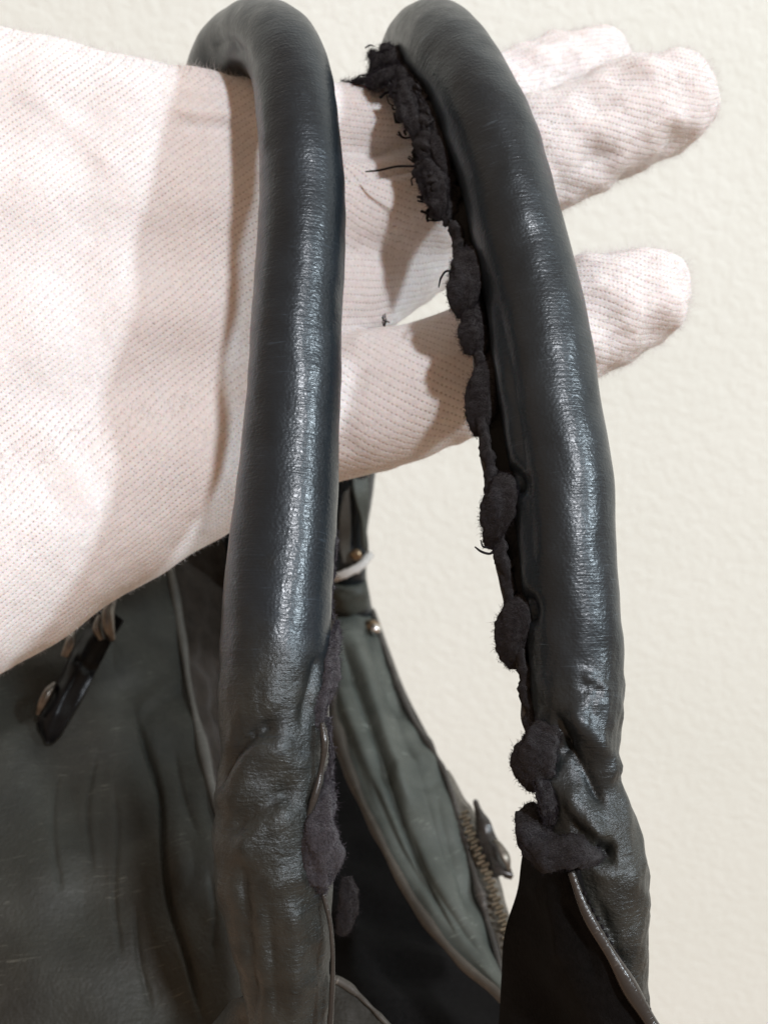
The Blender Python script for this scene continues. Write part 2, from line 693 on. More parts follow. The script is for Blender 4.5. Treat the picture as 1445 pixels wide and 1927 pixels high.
# ------------------------------------------------------------------ the gloved hand
# chains of (px, py, distance, radius px)
CH = {
    'palm': [
        [(520, 250, .241, 88), (300, 238, .240, 108), (0, 200, .236, 134), (-330, 165, .232, 150)],
        [(515, 420, .240, 110), (300, 400, .239, 130), (0, 420, .235, 160), (-330, 420, .23, 190)],
        [(510, 592, .239, 112), (300, 620, .237, 135), (0, 700, .232, 175), (-330, 760, .226, 210)],
        [(525, 800, .236, 114), (430, 838, .235, 136), (220, 930, .231, 165), (0, 1030, .226, 200), (-330, 1180, .218, 235)],
        [(200, 560, .247, 150), (0, 560, .245, 190), (-330, 600, .24, 210)],
    ],
    'index': [[(560, 252, .243, 84), (700, 248, .248, 82), (860, 222, .256, 84), (1010, 170, .264, 82), (1120, 130, .270, 74)]],
    'middle': [[(580, 415, .241, 102), (720, 408, .243, 100), (880, 352, .247, 100), (1060, 275, .249, 99), (1190, 215, .250, 96), (1262, 188, .250, 86)]],
    'ring': [[(580, 580, .240, 106), (690, 520, .247, 96), (800, 452, .255, 90), (900, 392, .264, 86), (960, 350, .272, 78)]],
    'pinky': [[(570, 785, .236, 118), (700, 758, .234, 126), (860, 705, .233, 112), (1010, 638, .233, 106), (1130, 588, .233, 103), (1205, 555, .233, 92)]],
    'thumb': [[(60, 480, .262, 150), (240, 520, .292, 120), (420, 560, .302, 96), (520, 590, .296, 80)]],
}


def sdf_cone(P, a, b, ra, rb):
    ab = b - a
    L2 = ab @ ab
    t = np.clip(((P - a) @ ab) / L2, 0, 1)
    q = P - a - t[..., None] * ab
    return np.sqrt((q * q).sum(-1)) - (ra + (rb - ra) * t)


def smin(a, b, k):
    h = np.clip(k - np.abs(a - b), 0, None) / k
    return np.minimum(a, b) - h * h * k * 0.25


def chain_sdf(P, ch, k):
    ch = spline(np.array([[*cp(p[0], p[1], p[2]), p[3] * p[2] / F] for p in ch]), len(ch) * 2 - 1)
    d = None
    for i in range(len(ch) - 1):
        c = sdf_cone(P, ch[i, :3], ch[i + 1, :3], ch[i, 3], ch[i + 1, 3])
        d = c if d is None else smin(d, c, k)
    return d


def group_sdf(P):
    out = {}
    for g, chains in CH.items():
        d = None
        for ch in chains:
            c = chain_sdf(P, ch, 0.003)
            d = c if d is None else smin(d, c, 0.012)
        out[g] = d
    return out


def hand_field(P):
    G = group_sdf(P)
    fing = smin(G['index'], G['middle'], 0.0015)
    fing = smin(fing, G['ring'], 0.0022)
    fing = smin(fing, G['pinky'], 0.002)
    d = smin(G['palm'], fing, 0.010)
    return smin(d, G['thumb'], 0.008)


def build_hand():
    h = 0.00125
    lo = np.array([-0.150, -0.095, -0.325])
    hi = np.array([0.085, 0.130, -0.195])
    n = np.ceil((hi - lo) / h).astype(int)
    ax = [lo[i] + np.arange(n[i]) * h for i in range(3)]
    val = np.empty(n, np.float32)
    for i0 in range(0, n[0], 24):
        X, Y, Z = np.meshgrid(ax[0][i0:i0 + 24], ax[1], ax[2], indexing='ij')
        val[i0:i0 + 24] = hand_field(np.stack([X, Y, Z], -1))
    # the arm goes on out of the picture: cut flat past the frame
    X = ax[0][:, None, None]
    val = np.maximum(val, (-0.140 - X) + 0 * val)
    ins = val < 0
    # surface nets
    c = np.zeros(tuple(n - 1), np.int8)
    for dx in (0, 1):
        for dy in (0, 1):
            for dz in (0, 1):
                c += ins[dx:n[0] - 1 + dx, dy:n[1] - 1 + dy, dz:n[2] - 1 + dz]
    act = (c > 0) & (c < 8)
    idx = np.full(act.shape, -1, np.int64)
    cells = np.argwhere(act)
    idx[act] = np.arange(len(cells))
    acc = np.zeros((len(cells), 3))
    cnt = np.zeros(len(cells))
    corners = [(x, y, z) for x in (0, 1) for y in (0, 1) for z in (0, 1)]
    for a in corners:
        for k in range(3):
            if a[k] == 0:
                b = list(a)
                b[k] = 1
                va = val[tuple((cells + a).T)]
                vb = val[tuple((cells + b).T)]
                cr = (va < 0) != (vb < 0)
                t = np.where(cr, va / np.where(cr, va - vb, 1), 0)
                pt = np.array(a) + t[:, None] * (np.array(b) - np.array(a))
                acc[cr] += pt[cr]
                cnt[cr] += 1
    V = lo + (cells + acc / cnt[:, None]) * h
    faces = []
    for k in range(3):
        u, w = (k + 1) % 3, (k + 2) % 3
        s0 = [slice(None)] * 3
        s1 = [slice(None)] * 3
        s0[k], s1[k] = slice(0, -1), slice(1, None)
        e = ins[tuple(s0)] != ins[tuple(s1)]
        pts = np.argwhere(e)
        ok = (pts[:, u] > 0) & (pts[:, w] > 0) & (pts[:, u] < n[u] - 1) & (pts[:, w] < n[w] - 1)
        pts = pts[ok]
        fl = ins[tuple(pts.T)]
        du, dw = np.zeros(3, int), np.zeros(3, int)
        du[u], dw[w] = 1, 1
        q = np.stack([idx[tuple((pts - du - dw).T)], idx[tuple((pts - dw).T)], idx[tuple(pts.T)], idx[tuple((pts - du).T)]], 1)
        q[~fl] = q[~fl][:, ::-1]
        faces.append(q)
    Fq = np.concatenate(faces)
    # light smoothing
    for _ in range(3):
        s = np.zeros_like(V)
        m = np.zeros(len(V))
        for a, b in ((0, 1), (1, 2), (2, 3), (3, 0)):
            np.add.at(s, Fq[:, a], V[Fq[:, b]])
            np.add.at(m, Fq[:, a], 1)
            np.add.at(s, Fq[:, b], V[Fq[:, a]])
            np.add.at(m, Fq[:, b], 1)
        V = 0.5 * V + 0.5 * s / m[:, None]
    # normals
    nf = np.cross(V[Fq[:, 2]] - V[Fq[:, 0]], V[Fq[:, 3]] - V[Fq[:, 1]])
    N = np.zeros_like(V)
    for k in range(4):
        np.add.at(N, Fq[:, k], nf)
    N /= np.maximum(np.linalg.norm(N, axis=1), 1e-12)[:, None]
    # loose-fitting cloth: soft lumps and traced folds
    fw = np.clip((V[:, 0] - 0.005) / 0.02, 0, 1)
    V = V + N * (fw * (Lumps(0.011, 8)(V) * 0.00042 + Lumps(0.005, 9)(V) * 0.00012))[:, None]
    V = V + N * (Lumps(0.022, 5)(V) * 0.00026 + Lumps(0.007, 6)(V) * 0.00006)[:, None]
    V = relief(V, N, [
        ([(320, 205), (400, 216), (485, 214)], 9, 0.0009),
        ([(330, 232), (400, 236), (485, 230)], 14, -0.0008),
        ([(630, 334), (720, 322), (800, 306)], 12, -0.0024),
        ([(300, 700), (330, 830), (345, 960)], 30, -0.0007),
        ([(395, 760), (410, 880), (380, 980)], 24, 0.0007),
        ([(0, 820), (80, 900), (130, 1000)], 26, -0.0007),
        ([(60, 780), (140, 890), (190, 990)], 22, 0.0006),
        ([(30, 150), (130, 230), (230, 330)], 22, 0.0006),
        ([(660, 665), (690, 625), (760, 600)], 18, 0.0010),
        ([(650, 860), (660, 760), (690, 690)], 26, -0.0010),
        ([(1020, 240), (1080, 215), (1150, 205)], 18, -0.0012),
        ([(1130, 190), (1170, 160), (1230, 150)], 20, -0.0010),
        ([(1210, 260), (1240, 235), (1290, 215)], 16, 0.0008),
        ([(1060, 330), (1120, 300), (1180, 290)], 20, -0.0009),
        ([(1130, 520), (1180, 500), (1240, 495)], 16, -0.0009),
        ([(1170, 620), (1215, 590), (1260, 560)], 18, 0.0007),
        ([(700, 480), (760, 440), (820, 400)], 26, -0.0007),
    ])
    # knit direction: each finger is a tube of its own, the palm a flat piece
    G = group_sdf(V)
    names = list(CH)
    grp = np.argmin(np.stack([G[k] - (0.004 if k == 'palm' else 0) for k in names], 1), 1)
    fgrp = np.sort(grp[Fq], 1)[:, 1]
    UV = {}
    for gi, g in enumerate(names):
        if g == 'palm':
            a = math.radians(34)
            bend = 0.9 * V[:, 0] * V[:, 1]
            u = V[:, 0] * math.cos(a) + V[:, 1] * math.sin(a)
            v = -V[:, 0] * math.sin(a) + V[:, 1] * math.cos(a) + bend * 0.6
            UV[gi] = np.stack([u, v + (V[:, 2] + 0.22) * 0.6], 1)
        else:
            ch = spline(np.array([cp(*p[:3]) for p in CH[g][0]]), 30)
            d2 = ((V[:, None, :] - ch[None]) ** 2).sum(2)
            k = np.clip(d2.argmin(1), 1, 28)
            T = ch[k + 1] - ch[k - 1]
            T /= np.linalg.norm(T, axis=1)[:, None]
            q = V - ch[k]
            s = np.concatenate([[0], np.cumsum(np.linalg.norm(np.diff(ch, axis=0), axis=1))])[k] + (q * T).sum(1)
            q = q - T * (q * T).sum(1)[:, None]
            up = np.array([0, 1.0, 0]) - T * T[:, 1:2]
            up /= np.linalg.norm(up, axis=1)[:, None]
            sd = np.cross(T, up)
            ang = np.arctan2((q * up).sum(1), (q * sd).sum(1))
            arc = ang * 0.0115
            tilt = {'index': 8, 'middle': 30, 'ring': 20, 'pinky': 38, 'thumb': 10}[g]
            a = math.radians(tilt)
            UV[gi] = np.stack([s * math.cos(a) - arc * math.sin(a), s * math.sin(a) + arc * math.cos(a)], 1)
    lu = np.empty((len(Fq), 4, 2))
    for gi in UV:
        sel = fgrp == gi
        lu[sel] = UV[gi][Fq[sel]]
    o = mesh_obj('gloved_hand', V, Fq, M['glove'], None, loop_uv=lu.reshape(-1, 2))
    return o, V, N


hand, HV, HN = build_hand()
tag(hand, 'hand in a white knitted cotton glove holding up both bag handles', 'hand')
k = rng.choice(len(HV), 26000)
keep = HV[k][:, 0] > -0.12
k = k[keep]
fz = fibres('glove_fuzz', HV[k], HN[k] + rng.normal(size=(len(k), 3)) * 0.75, 0.0011, 0.000022, M['fuzz'], hand)

k = np.flatnonzero(to_px(HV)[:, 0] > 900)
k = rng.choice(k, 20000)
fibres('glove_fuzz', HV[k], HN[k] + rng.normal(size=(len(k), 3)) * 0.9, 0.0024, 0.000021, M['fuzz'], hand)
k = np.flatnonzero((HN[:, 1] > 0.5) & (to_px(HV)[:, 0] < 650) & (to_px(HV)[:, 0] > -40))
k = rng.choice(k, 7000)
fibres('glove_fuzz', HV[k], HN[k] + rng.normal(size=(len(k), 3)) * 0.9, 0.0020, 0.000024, M['fuzz'], hand)

# ------------------------------------------------------------------ the bag
bag_base = tow([cp(520, 1990, 0.26)])[0]
bag_base[2] -= 0.02
bag = empty('leather_handbag', bag_base)
tag(bag, 'soft black leather handbag with two rolled handles and a frayed suede lace', 'handbag')


def handle(name, st, mat, n, creases, seed, hint=(1, 0, 0)):
    q = np.array([[*cp(s[0], s[1], s[2]), s[3] * 0.5 * s[2] / F] for s in st])
    s = spline(q, n)

    def hook(v, nn):
        v = relief(v, nn, creases)
        y = to_px(v)[:, 1]
        w = np.clip((y - 1150) / 200, 0, 1) * (v[:, 2] > -0.23)
        return v + nn * (w * (Lumps(0.006, seed + 7)(v) * 0.00013 + Lumps(0.0028, seed + 8)(v) * 0.00006))[:, None]
    return tube(name, s[:, :3], s[:, 3], mat, bag, nseg=120, hint=hint,
                lump=[(0.03, 0.00018, seed), (0.009, 0.00005, seed + 1)], hook=hook)


H1 = [(548, 2010, .178, 150), (546, 1927, .178, 152), (540, 1850, .178, 166), (529, 1760, .178, 192), (516, 1650, .178, 214),
      (513, 1560, .178, 220), (515, 1480, .179, 212), (520, 1400, .180, 202), (516, 1320, .181, 212), (517, 1220, .183, 206),
      (525, 1120, .185, 201), (535, 1000, .188, 195), (545, 880, .191, 186), (553, 740, .194, 177), (559, 620, .197, 171),
      (564, 500, .200, 167), (567, 380, .203, 161), (564, 270, .206, 155), (553, 170, .211, 150), (528, 98, .219, 146),
      (492, 72, .230, 142), (456, 84, .241, 136), (426, 116, .250, 130), (404, 172, .260, 126), (394, 270, .268, 122),
      (394, 500, .285, 112), (420, 850, .325, 98), (490, 1080, .365, 86), (550, 1220, .385, 80)]
C1 = [
    ([(405, 1492), (440, 1420), (480, 1382), (528, 1362)], 13, -0.0022),
    ([(420, 1530), (455, 1450), (500, 1415), (560, 1400)], 26, 0.0011),
    ([(425, 1572), (470, 1535), (520, 1505), (562, 1482)], 26, -0.0015),
    ([(440, 1612), (490, 1565), (555, 1520)], 24, 0.0010),
    ([(500, 1672), (535, 1660), (575, 1655)], 20, 0.0008),
    ([(450, 1622), (462, 1720), (470, 1830), (476, 1927)], 16, -0.0012),
    ([(555, 1690), (556, 1800), (560, 1927)], 22, 0.0011),
    ([(505, 1700), (512, 1810), (520, 1927)], 22, -0.0008),
    ([(600, 1230), (585, 1300), (565, 1370)], 14, -0.0012),
    ([(520, 1345), (560, 1330), (600, 1335)], 12, -0.0006),
    ([(530, 1430), (560, 1440), (590, 1420)], 9, 0.0005),
    ([(470, 130), (478, 200), (492, 290)], 14, 0.0006),
    ([(428, 70), (452, 120), (470, 200), (480, 280)], 18, -0.0022),
    ([(400, 90), (430, 75), (455, 110)], 14, -0.0010),
]
handle1 = handle('handle', H1, M['handle'], 420, C1, 11)
tag(handle1, 'rolled black leather handle with a suede lace along its lower seam')

H2 = [(1170, 2010, .183, 92), (1166, 1927, .183, 108), (1151, 1800, .183, 134), (1141, 1720, .183, 152), (1130, 1640, .183, 166),
      (1114, 1560, .184, 170), (1098, 1490, .185, 154), (1094, 1425, .186, 142), (1088, 1345, .187, 168), (1083, 1260, .189, 172),
      (1078, 1160, .190, 173), (1068, 1030, .192, 184), (1055, 900, .195, 188), (1038, 780, .198, 187), (1018, 650, .202, 182),
      (992, 510, .206, 177), (961, 380, .210, 172), (925, 260, .215, 166), (884, 160, .222, 160), (842, 100, .231, 156),
      (812, 80, .242, 148), (785, 100, .254, 136), (762, 170, .264, 128), (728, 300, .274, 116), (676, 500, .292, 100),
      (672, 750, .322, 96), (664, 900, .345, 84), (659, 1010, .360, 66), (657, 1080, .368, 62), (662, 1150, .379, 76), (664, 1200, .39, 76)]
C2 = [
    ([(1118, 1602), (1140, 1604), (1160, 1606)], 18, -0.0050),
    ([(955, 880), (975, 905), (970, 935)], 14, -0.0018),
    ([(985, 1118), (1000, 1145), (992, 1175)], 14, -0.0018),
    ([(1040, 1350), (1062, 1385), (1055, 1420)], 14, -0.0024),
    ([(1062, 1340), (1105, 1375), (1140, 1420), (1165, 1470)], 20, 0.0014),
    ([(1049, 1382), (1085, 1430), (1115, 1475), (1142, 1520)], 20, -0.0023),
    ([(1030, 1453), (1070, 1500), (1110, 1550), (1147, 1588)], 18, 0.0014),
    ([(1070, 1545), (1095, 1570), (1120, 1580)], 12, -0.0012),
    ([(1095, 1268), (1120, 1280), (1145, 1298)], 6, 0.0006),
    ([(1090, 1288), (1115, 1298), (1140, 1316)], 6, -0.0006),
    ([(1100, 1306), (1125, 1316), (1150, 1330)], 6, 0.0005),
    ([(1110, 1640), (1160, 1648), (1205, 1640)], 22, 0.0008),
    ([(1120, 1690), (1150, 1760), (1180, 1850)], 16, -0.0008),
    ([(900, 520), (935, 680), (960, 850), (975, 1000), (990, 1180)], 14, 0.0005),
    ([(930, 540), (965, 720), (990, 900), (1005, 1080)], 18, -0.0005),
    ([(660, 915), (664, 990), (668, 1050)], 16, -0.0028),
]
handle2 = handle('handle', H2, M['handle_worn'], 460, C2, 21)
tag(handle2, 'rolled black leather handle with torn suede lace knots along its open seam')


def strip(name, inner, outer, mat, parent, thick, n=120, m=10, lump=(0.01, 0.0003, 3)):
    a = spline([cp(*p) for p in inner], n)
    b = spline([cp(*p) for p in outer], n)
    rows = [[a[i], (2 * a[i] + b[i]) / 3, (a[i] + 2 * b[i]) / 3, b[i]] for i in range(n)]
    g = np.array([spline(r, m) for r in rows])
    nn = grid_normals(g)
    if (nn * -g).sum(2).mean() < 0:
        nn = -nn
    v = g.reshape(-1, 3)
    q = nn.reshape(-1, 3)
    v = v + q * (Lumps(lump[0], lump[2])(v) * lump[1])[:, None]
    N = n * m
    f = grid_faces(n, m)
    fb = [tuple(reversed([i + N for i in k])) for k in f]
    ring = (list(range(m)) + [j * m + m - 1 for j in range(1, n)] + [(n - 1) * m + i for i in range(m - 2, -1, -1)]
            + [j * m for j in range(n - 2, 0, -1)])
    fr = [(ring[k], ring[k] + N, ring[(k + 1) % len(ring)] + N, ring[(k + 1) % len(ring)]) for k in range(len(ring))]
    uv = np.stack(np.meshgrid(np.arange(m) * 0.001, np.arange(n) * 0.001), 2).reshape(-1, 2)
    return mesh_obj(name, np.concatenate([v, v - q * thick]), f + fb + fr, mat, parent, uvs=np.concatenate([uv, uv]))


# seam flange of the worn handle: the two leather edges that the lace once closed
FE = [(752, 96, .250), (795, 140, .236), (822, 200, .228), (840, 265, .222), (843, 345, .218), (845, 421, .214), (858, 480, .212),
      (876, 560, .209), (891, 643, .206), (899, 740, .203), (908, 845, .200), (921, 940, .198), (934, 1039, .196),
      (952, 1136, .194), (971, 1232, .192), (982, 1300, .191), (994, 1385, .189), (1015, 1470, .187)]
FI = [(775, 80, .248), (842, 120, .232), (868, 190, .224), (890, 265, .219), (912, 345, .215), (930, 421, .212), (944, 480, .2105),
      (956, 560, .2075), (970, 643, .2045), (985, 740, .2015), (998, 845, .1985), (1008, 940, .1965), (1016, 1039, .1945),
      (1024, 1136, .1925), (1032, 1232, .1905), (1038, 1300, .1895), (1048, 1385, .188), (1060, 1470, .186)]
fl2 = strip('seam_flange', FI, FE, M['flange'], handle2, 0.0016, n=220, lump=(0.012, 0.0004, 31))
px_tube('seam_edge', [(p[0], p[1], p[2] - 0.0002, 4.6) for p in FE], M['edge'], handle2, n=220, nseg=8, lump=(0.006, 0.00018, 4))


def lace_piece(parent, pts, seed, nf=260, flat=0.45, n=46, fl=0.0013, mat='lace'):
    a = np.arange(28) / 28 * 2 * math.pi
    tw_ = 0.17 if mat == 'lace_pale' else 0.10
    prof = 1 + tw_ * np.cos(4 * a[None, :] + np.linspace(0, 11, n)[:, None]) + 0.05 * np.cos(11 * a[None, :] + np.linspace(0, 12, n)[:, None])
    o = px_tube('lace_loop', pts, M[mat], parent, n=n, nseg=28, flat=flat, profile=prof,
                lump=[(0.0075, 0.00022, seed), (0.0022, 0.00010, seed + 1), (0.0010, 0.00009, seed + 2)])
    if nf:
        r, d = surf_sample(o, nf * 6)
        fibres('lace_pile', r, d + rng.normal(size=d.shape) * 0.7, 0.00045, 0.000045, M['lace_fibre' if mat == 'lace' else 'lace_fibre_pale'], o)
        r, d = surf_sample(o, nf)
        fibres('lace_fuzz', r, d + rng.normal(size=d.shape) * 1.0, fl, 0.00003, M['lace_fibre'], o)
    return o


# lace loops on the worn handle, top to bottom (px, py, distance, radius px)
L2 = [
    [(792, 120, .234, 8), (764, 150, .228, 16), (764, 190, .222, 22), (772, 232, .219, 20), (784, 268, .219, 12), (786, 284, .220, 4)],
    [(806, 150, .228, 8), (804, 200, .221, 14), (818, 250, .217, 18), (828, 300, .215, 15), (836, 330, .214, 6)],
    [(796, 262, .220, 8), (802, 300, .216, 18), (818, 340, .213, 28), (822, 380, .212, 25), (826, 410, .212, 8)],
    [(790, 312, .219, 6), (794, 338, .215, 14), (808, 366, .214, 16), (814, 396, .214, 5)],
    [(880, 462, .208, 8), (872, 490, .206, 28), (867, 530, .205, 31), (862, 572, .205, 26), (860, 600, .206, 8)],
    [(886, 575, .206, 8), (882, 605, .204, 24), (882, 640, .203, 25), (876, 668, .204, 10)],
    [(918, 672, .203, 8), (906, 705, .201, 27), (898, 745, .200, 30), (894, 790, .200, 24), (890, 822, .202, 8)],
    [(962, 885, .196, 8), (944, 915, .193, 28), (930, 955, .192, 33), (920, 998, .193, 24), (916, 1028, .196, 8)],
    [(986, 1115, .193, 8), (970, 1140, .190, 28), (957, 1180, .189, 33), (952, 1222, .190, 26), (956, 1256, .193, 8)],
    [(1046, 1355, .184, 10), (1030, 1378, .182, 30), (1010, 1412, .181, 38), (998, 1450, .182, 35), (1000, 1486, .185, 12)],
    [(1016, 1450, .183, 8), (1022, 1480, .180, 16), (1030, 1515, .179, 17), (1034, 1548, .181, 8)],
    [(1006, 1515, .186, 14), (996, 1545, .183, 28), (1015, 1590, .180, 36), (1062, 1603, .177, 40), (1102, 1600, .176, 36), (1126, 1602, .178, 14)],
]
for i, p in enumerate(L2):
    if i < 4:
        p = [(x + 4, y, d + 0.0004, w * 0.8) for x, y, d, w in p]
    if 4 <= i <= 8:
        p = [(x + 7, y, d + 0.0006, w * 0.94) for x, y, d, w in p]
    lace_piece(handle2, p, 100 + i * 5, nf=420 if i < 4 else 330, n=50, fl=0.0015 if i < 4 else 0.0010)

def thread(parent, pts, r=2.0):
    return px_tube('loose_thread', [(a, b, d, r * (1 if i else 0.6)) for i, (a, b, d) in enumerate(pts)], M['thread'], parent, n=24, nseg=5)


tw = sheet('torn_lace_band', [[(727, 160, .231), (752, 150, .228), (775, 142, .228), (800, 138, .231)],
    [(742, 196, .226), (768, 190, .222), (792, 186, .222), (818, 184, .226)],
    [(763, 242, .223), (790, 244, .218), (812, 246, .218), (836, 250, .222)],
    [(778, 284, .221), (802, 290, .216), (824, 294, .216), (850, 300, .219)],
    [(778, 326, .219), (806, 338, .214), (832, 346, .214), (862, 356, .216)],
    [(796, 366, .218), (818, 376, .213), (840, 382, .213), (868, 392, .215)],
    [(812, 410, .217), (828, 416, .213), (846, 420, .213), (872, 424, .215)]], M['lace'], handle2, nu=44, nv=90, thick=0.0016, lump=None)
vv = np.empty(len(tw.data.vertices) * 3)
tw.data.vertices.foreach_get('co', vv)
vv = vv.reshape(-1, 3)
vv += np.stack([Lumps(0.005, 171)(vv) * 0.0005 + Lumps(0.0016, 172)(vv) * 0.0003, Lumps(0.006, 173)(vv) * 0.0009 + Lumps(0.002, 174)(vv) * 0.0004, Lumps(0.003, 175)(vv) * 0.0004], 1)
tw.data.vertices.foreach_set('co', vv.ravel())
tw.data.update()
r_, d_ = surf_sample(tw, 2600)
fibres('lace_fuzz', r_, d_ + rng.normal(size=d_.shape) * 1.2, 0.0014, 0.00003, M['lace_fibre'], tw)

px_tube('lace_cord', [(x + 9, y, d - 0.0014, 12) for x, y, d in FE[5:]], M['lace'], handle2, n=240, nseg=14, lump=[(0.004, 0.00035, 181), (0.0014, 0.00015, 182)])
LB = np.array([(700, 120), (727, 165), (737, 194), (760, 240), (773, 279), (786, 299), (778, 325), (793, 364), (806, 406), (832, 419)], float)
for i in range(34):
    t_ = rng.uniform(0, 1)
    q = spline(LB, 60)[int(t_ * 59)]
    dd = 0.236 - 0.022 * min(1, max(0, (q[1] - 120) / 290))
    a = rng.normal(3.5, 1.1)
    bn = rng.normal(0, 0.8)
    L = rng.uniform(8, 26)
    thread(handle2, [(q[0] + 14, q[1] - 4, dd + 0.001), (q[0] + L * .4 * math.cos(a), q[1] - L * .4 * math.sin(a), dd), (q[0] + L * math.cos(a + bn), q[1] - L * math.sin(a + bn), dd + 0.001)], rng.uniform(0.8, 3.2))

# torn lace end at the top of the handle: ragged tufts
for i, p in enumerate([
    [(775, 120, .235, 10), (752, 108, .236, 24), (728, 112, .238, 26), (706, 128, .239, 22), (692, 148, .240, 8)],
    [(760, 150, .232, 10), (735, 142, .233, 26), (712, 150, .235, 24), (695, 158, .237, 8)],
    [(742, 118, .237, 8), (730, 98, .238, 14), (726, 84, .239, 5)],
    [(712, 120, .238, 8), (704, 104, .239, 10), (698, 94, .24, 4)],
    [(706, 150, .236, 8), (680, 152, .238, 8), (662, 154, .24, 5), (644, 153, .241, 2)],
    [(755, 110, .234, 8), (768, 150, .229, 24), (764, 190, .226, 22), (776, 220, .224, 8)],
]):
    lace_piece(handle2, p, 200 + i * 5, nf=420 if i in (0, 1, 5) else 120, fl=0.0021)


thread(handle2, [(688, 323, .226), (715, 320, .222), (748, 313, .219), (785, 313, .217)], 2.2)
thread(handle2, [(825, 541, .206), (830, 522, .206), (840, 510, .206), (856, 514, .206)], 2.2)
thread(handle2, [(893, 1029, .192), (905, 1038, .192), (922, 1042, .192), (932, 1030, .193)], 2.6)
thread(handle2, [(904, 1016, .192), (908, 1028, .192), (920, 1030, .193)], 2.0)
for i in range(9):
    x, y = rng.uniform(690, 770), rng.uniform(85, 165)
    a = rng.uniform(2.2, 4.4)
    L = rng.uniform(16, 36)
    thread(handle2, [(x, y, .236), (x + L * .5 * math.cos(a), y - L * .5 * math.sin(a), .237), (x + L * math.cos(a + .4), y - L * math.sin(a + .4), .237)], 1.6)
for i in range(6):
    x, y = 726 + rng.uniform(-3, 3), 590 + i * 3
    thread(handle1, [(x, y, .232), (x + rng.uniform(-7, 3), y + 8, .232), (x + rng.uniform(-4, 9), y + 14, .232)], 1.2)

# handle with the lace still tight: loops on its inner seam
for i, (p, nf) in enumerate([
    ([(634, 1170, .187, 6), (628, 1210, .182, 13), (620, 1250, .179, 18), (608, 1300, .1765, 21), (596, 1345, .1755, 20), (584, 1384, .1755, 8)], 420),
    ([(628, 990, .190, 4), (629, 1030, .188, 8), (626, 1075, .188, 6), (624, 1120, .187, 6), (626, 1165, .186, 4)], 160),
    ([(618, 1350, .178, 6), (622, 1400, .176, 8), (620, 1450, .1755, 9), (612, 1490, .175, 6)], 120),
    ([(618, 1470, .177, 8), (606, 1515, .172, 22), (598, 1565, .170, 31), (606, 1615, .1695, 33), (600, 1655, .1705, 26), (590, 1688, .174, 8)], 480),
    ([(652, 1650, .222, 8), (656, 1690, .221, 18), (650, 1735, .221, 16), (642, 1760, .222, 6)], 120),
]):
    lace_piece(handle1, p, 300 + i * 5, nf=nf, n=54, mat='lace' if i == 4 else 'lace_pale')
px_tube('seam_edge', [(606, 1360, .173, 5), (611, 1400, .172, 6), (604, 1450, .172, 6), (592, 1500, .171, 5), (572, 1560, .1715, 4)], M['edge'], handle1, n=60, nseg=8, lump=(0.008, 0.0001, 8))
px_tube('seam_edge', [(608, 1680, .172, 5), (620, 1730, .1715, 5), (626, 1790, .171, 5), (625, 1860, .171, 5), (620, 1940, .171, 5)], M['edge'], handle1, n=60, nseg=8, lump=(0.008, 0.00008, 9))

# left body panel
pan = sheet('front_panel', [
    [(-170, 1130, .315), (0, 1040, .325), (150, 985, .335), (300, 930, .362)],
    [(-170, 1330, .278), (20, 1270, .288), (175, 1225, .302), (338, 1170, .332)],
    [(-170, 1500, .258), (60, 1475, .268), (220, 1445, .280), (378, 1390, .298)],
    [(-170, 1700, .242), (90, 1675, .249), (270, 1650, .254), (420, 1560, .270)],
    [(-170, 1860, .232), (120, 1855, .236), (310, 1850, .238), (470, 1760, .250)],
    [(-170, 2080, .222), (140, 2080, .224), (350, 2080, .224), (540, 2010, .240)],
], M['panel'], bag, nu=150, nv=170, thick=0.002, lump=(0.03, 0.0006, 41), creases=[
    ([(252, 1335), (275, 1410), (300, 1490), (308, 1600), (320, 1700), (352, 1800), (385, 1927)], 6, -0.00240),
    ([(275, 1335), (300, 1420), (325, 1500), (335, 1620), (350, 1720), (385, 1830)], 20, 0.00075),
    ([(225, 1340), (250, 1440), (272, 1540), (275, 1680), (300, 1800), (330, 1900)], 24, 0.00060),
    ([(255, 1335), (295, 1305), (340, 1275)], 12, 0.00080),
    ([(262, 1362), (300, 1330), (345, 1300)], 14, -0.00060),
    ([(120, 1420), (150, 1560), (160, 1750)], 40, -0.00060),
    ([(200, 1400), (190, 1540), (200, 1700)], 22, -0.00045),
    ([(40, 1500), (70, 1650), (60, 1850)], 50, 0.00070),
    ([(340, 1560), (365, 1610), (340, 1700)], 16, -0.00050),
    ([(360, 1480), (390, 1560), (420, 1650)], 14, 0.00040),
    ([(230, 1150), (215, 1250), (240, 1320)], 22, -0.00080),
    ([(180, 1420), (165, 1520), (175, 1640)], 6, -0.00110),
    ([(215, 1470), (222, 1560), (215, 1680), (228, 1800)], 5, -0.00090),
    ([(110, 1440), (100, 1560), (115, 1680)], 6, -0.00090),
    ([(255, 1700), (262, 1800), (285, 1900)], 6, -0.00100),
    ([(395, 1640), (405, 1720), (400, 1800)], 6, -0.00100),
    ([(330, 1420), (345, 1500), (372, 1570)], 6, -0.00090),
    ([(60, 1560), (130, 1600), (210, 1610)], 16, 0.00035),
])
px_tube('turned_edge', [(300, 935, .361, 8), (318, 1060, .345, 8), (338, 1170, .331, 8), (356, 1290, .313, 8), (378, 1390, .297, 8),
                        (398, 1480, .282, 8), (420, 1560, .269, 7), (445, 1670, .258, 7)], M['rim'], pan, n=90, nseg=10, lump=(0.02, 0.0003, 5))
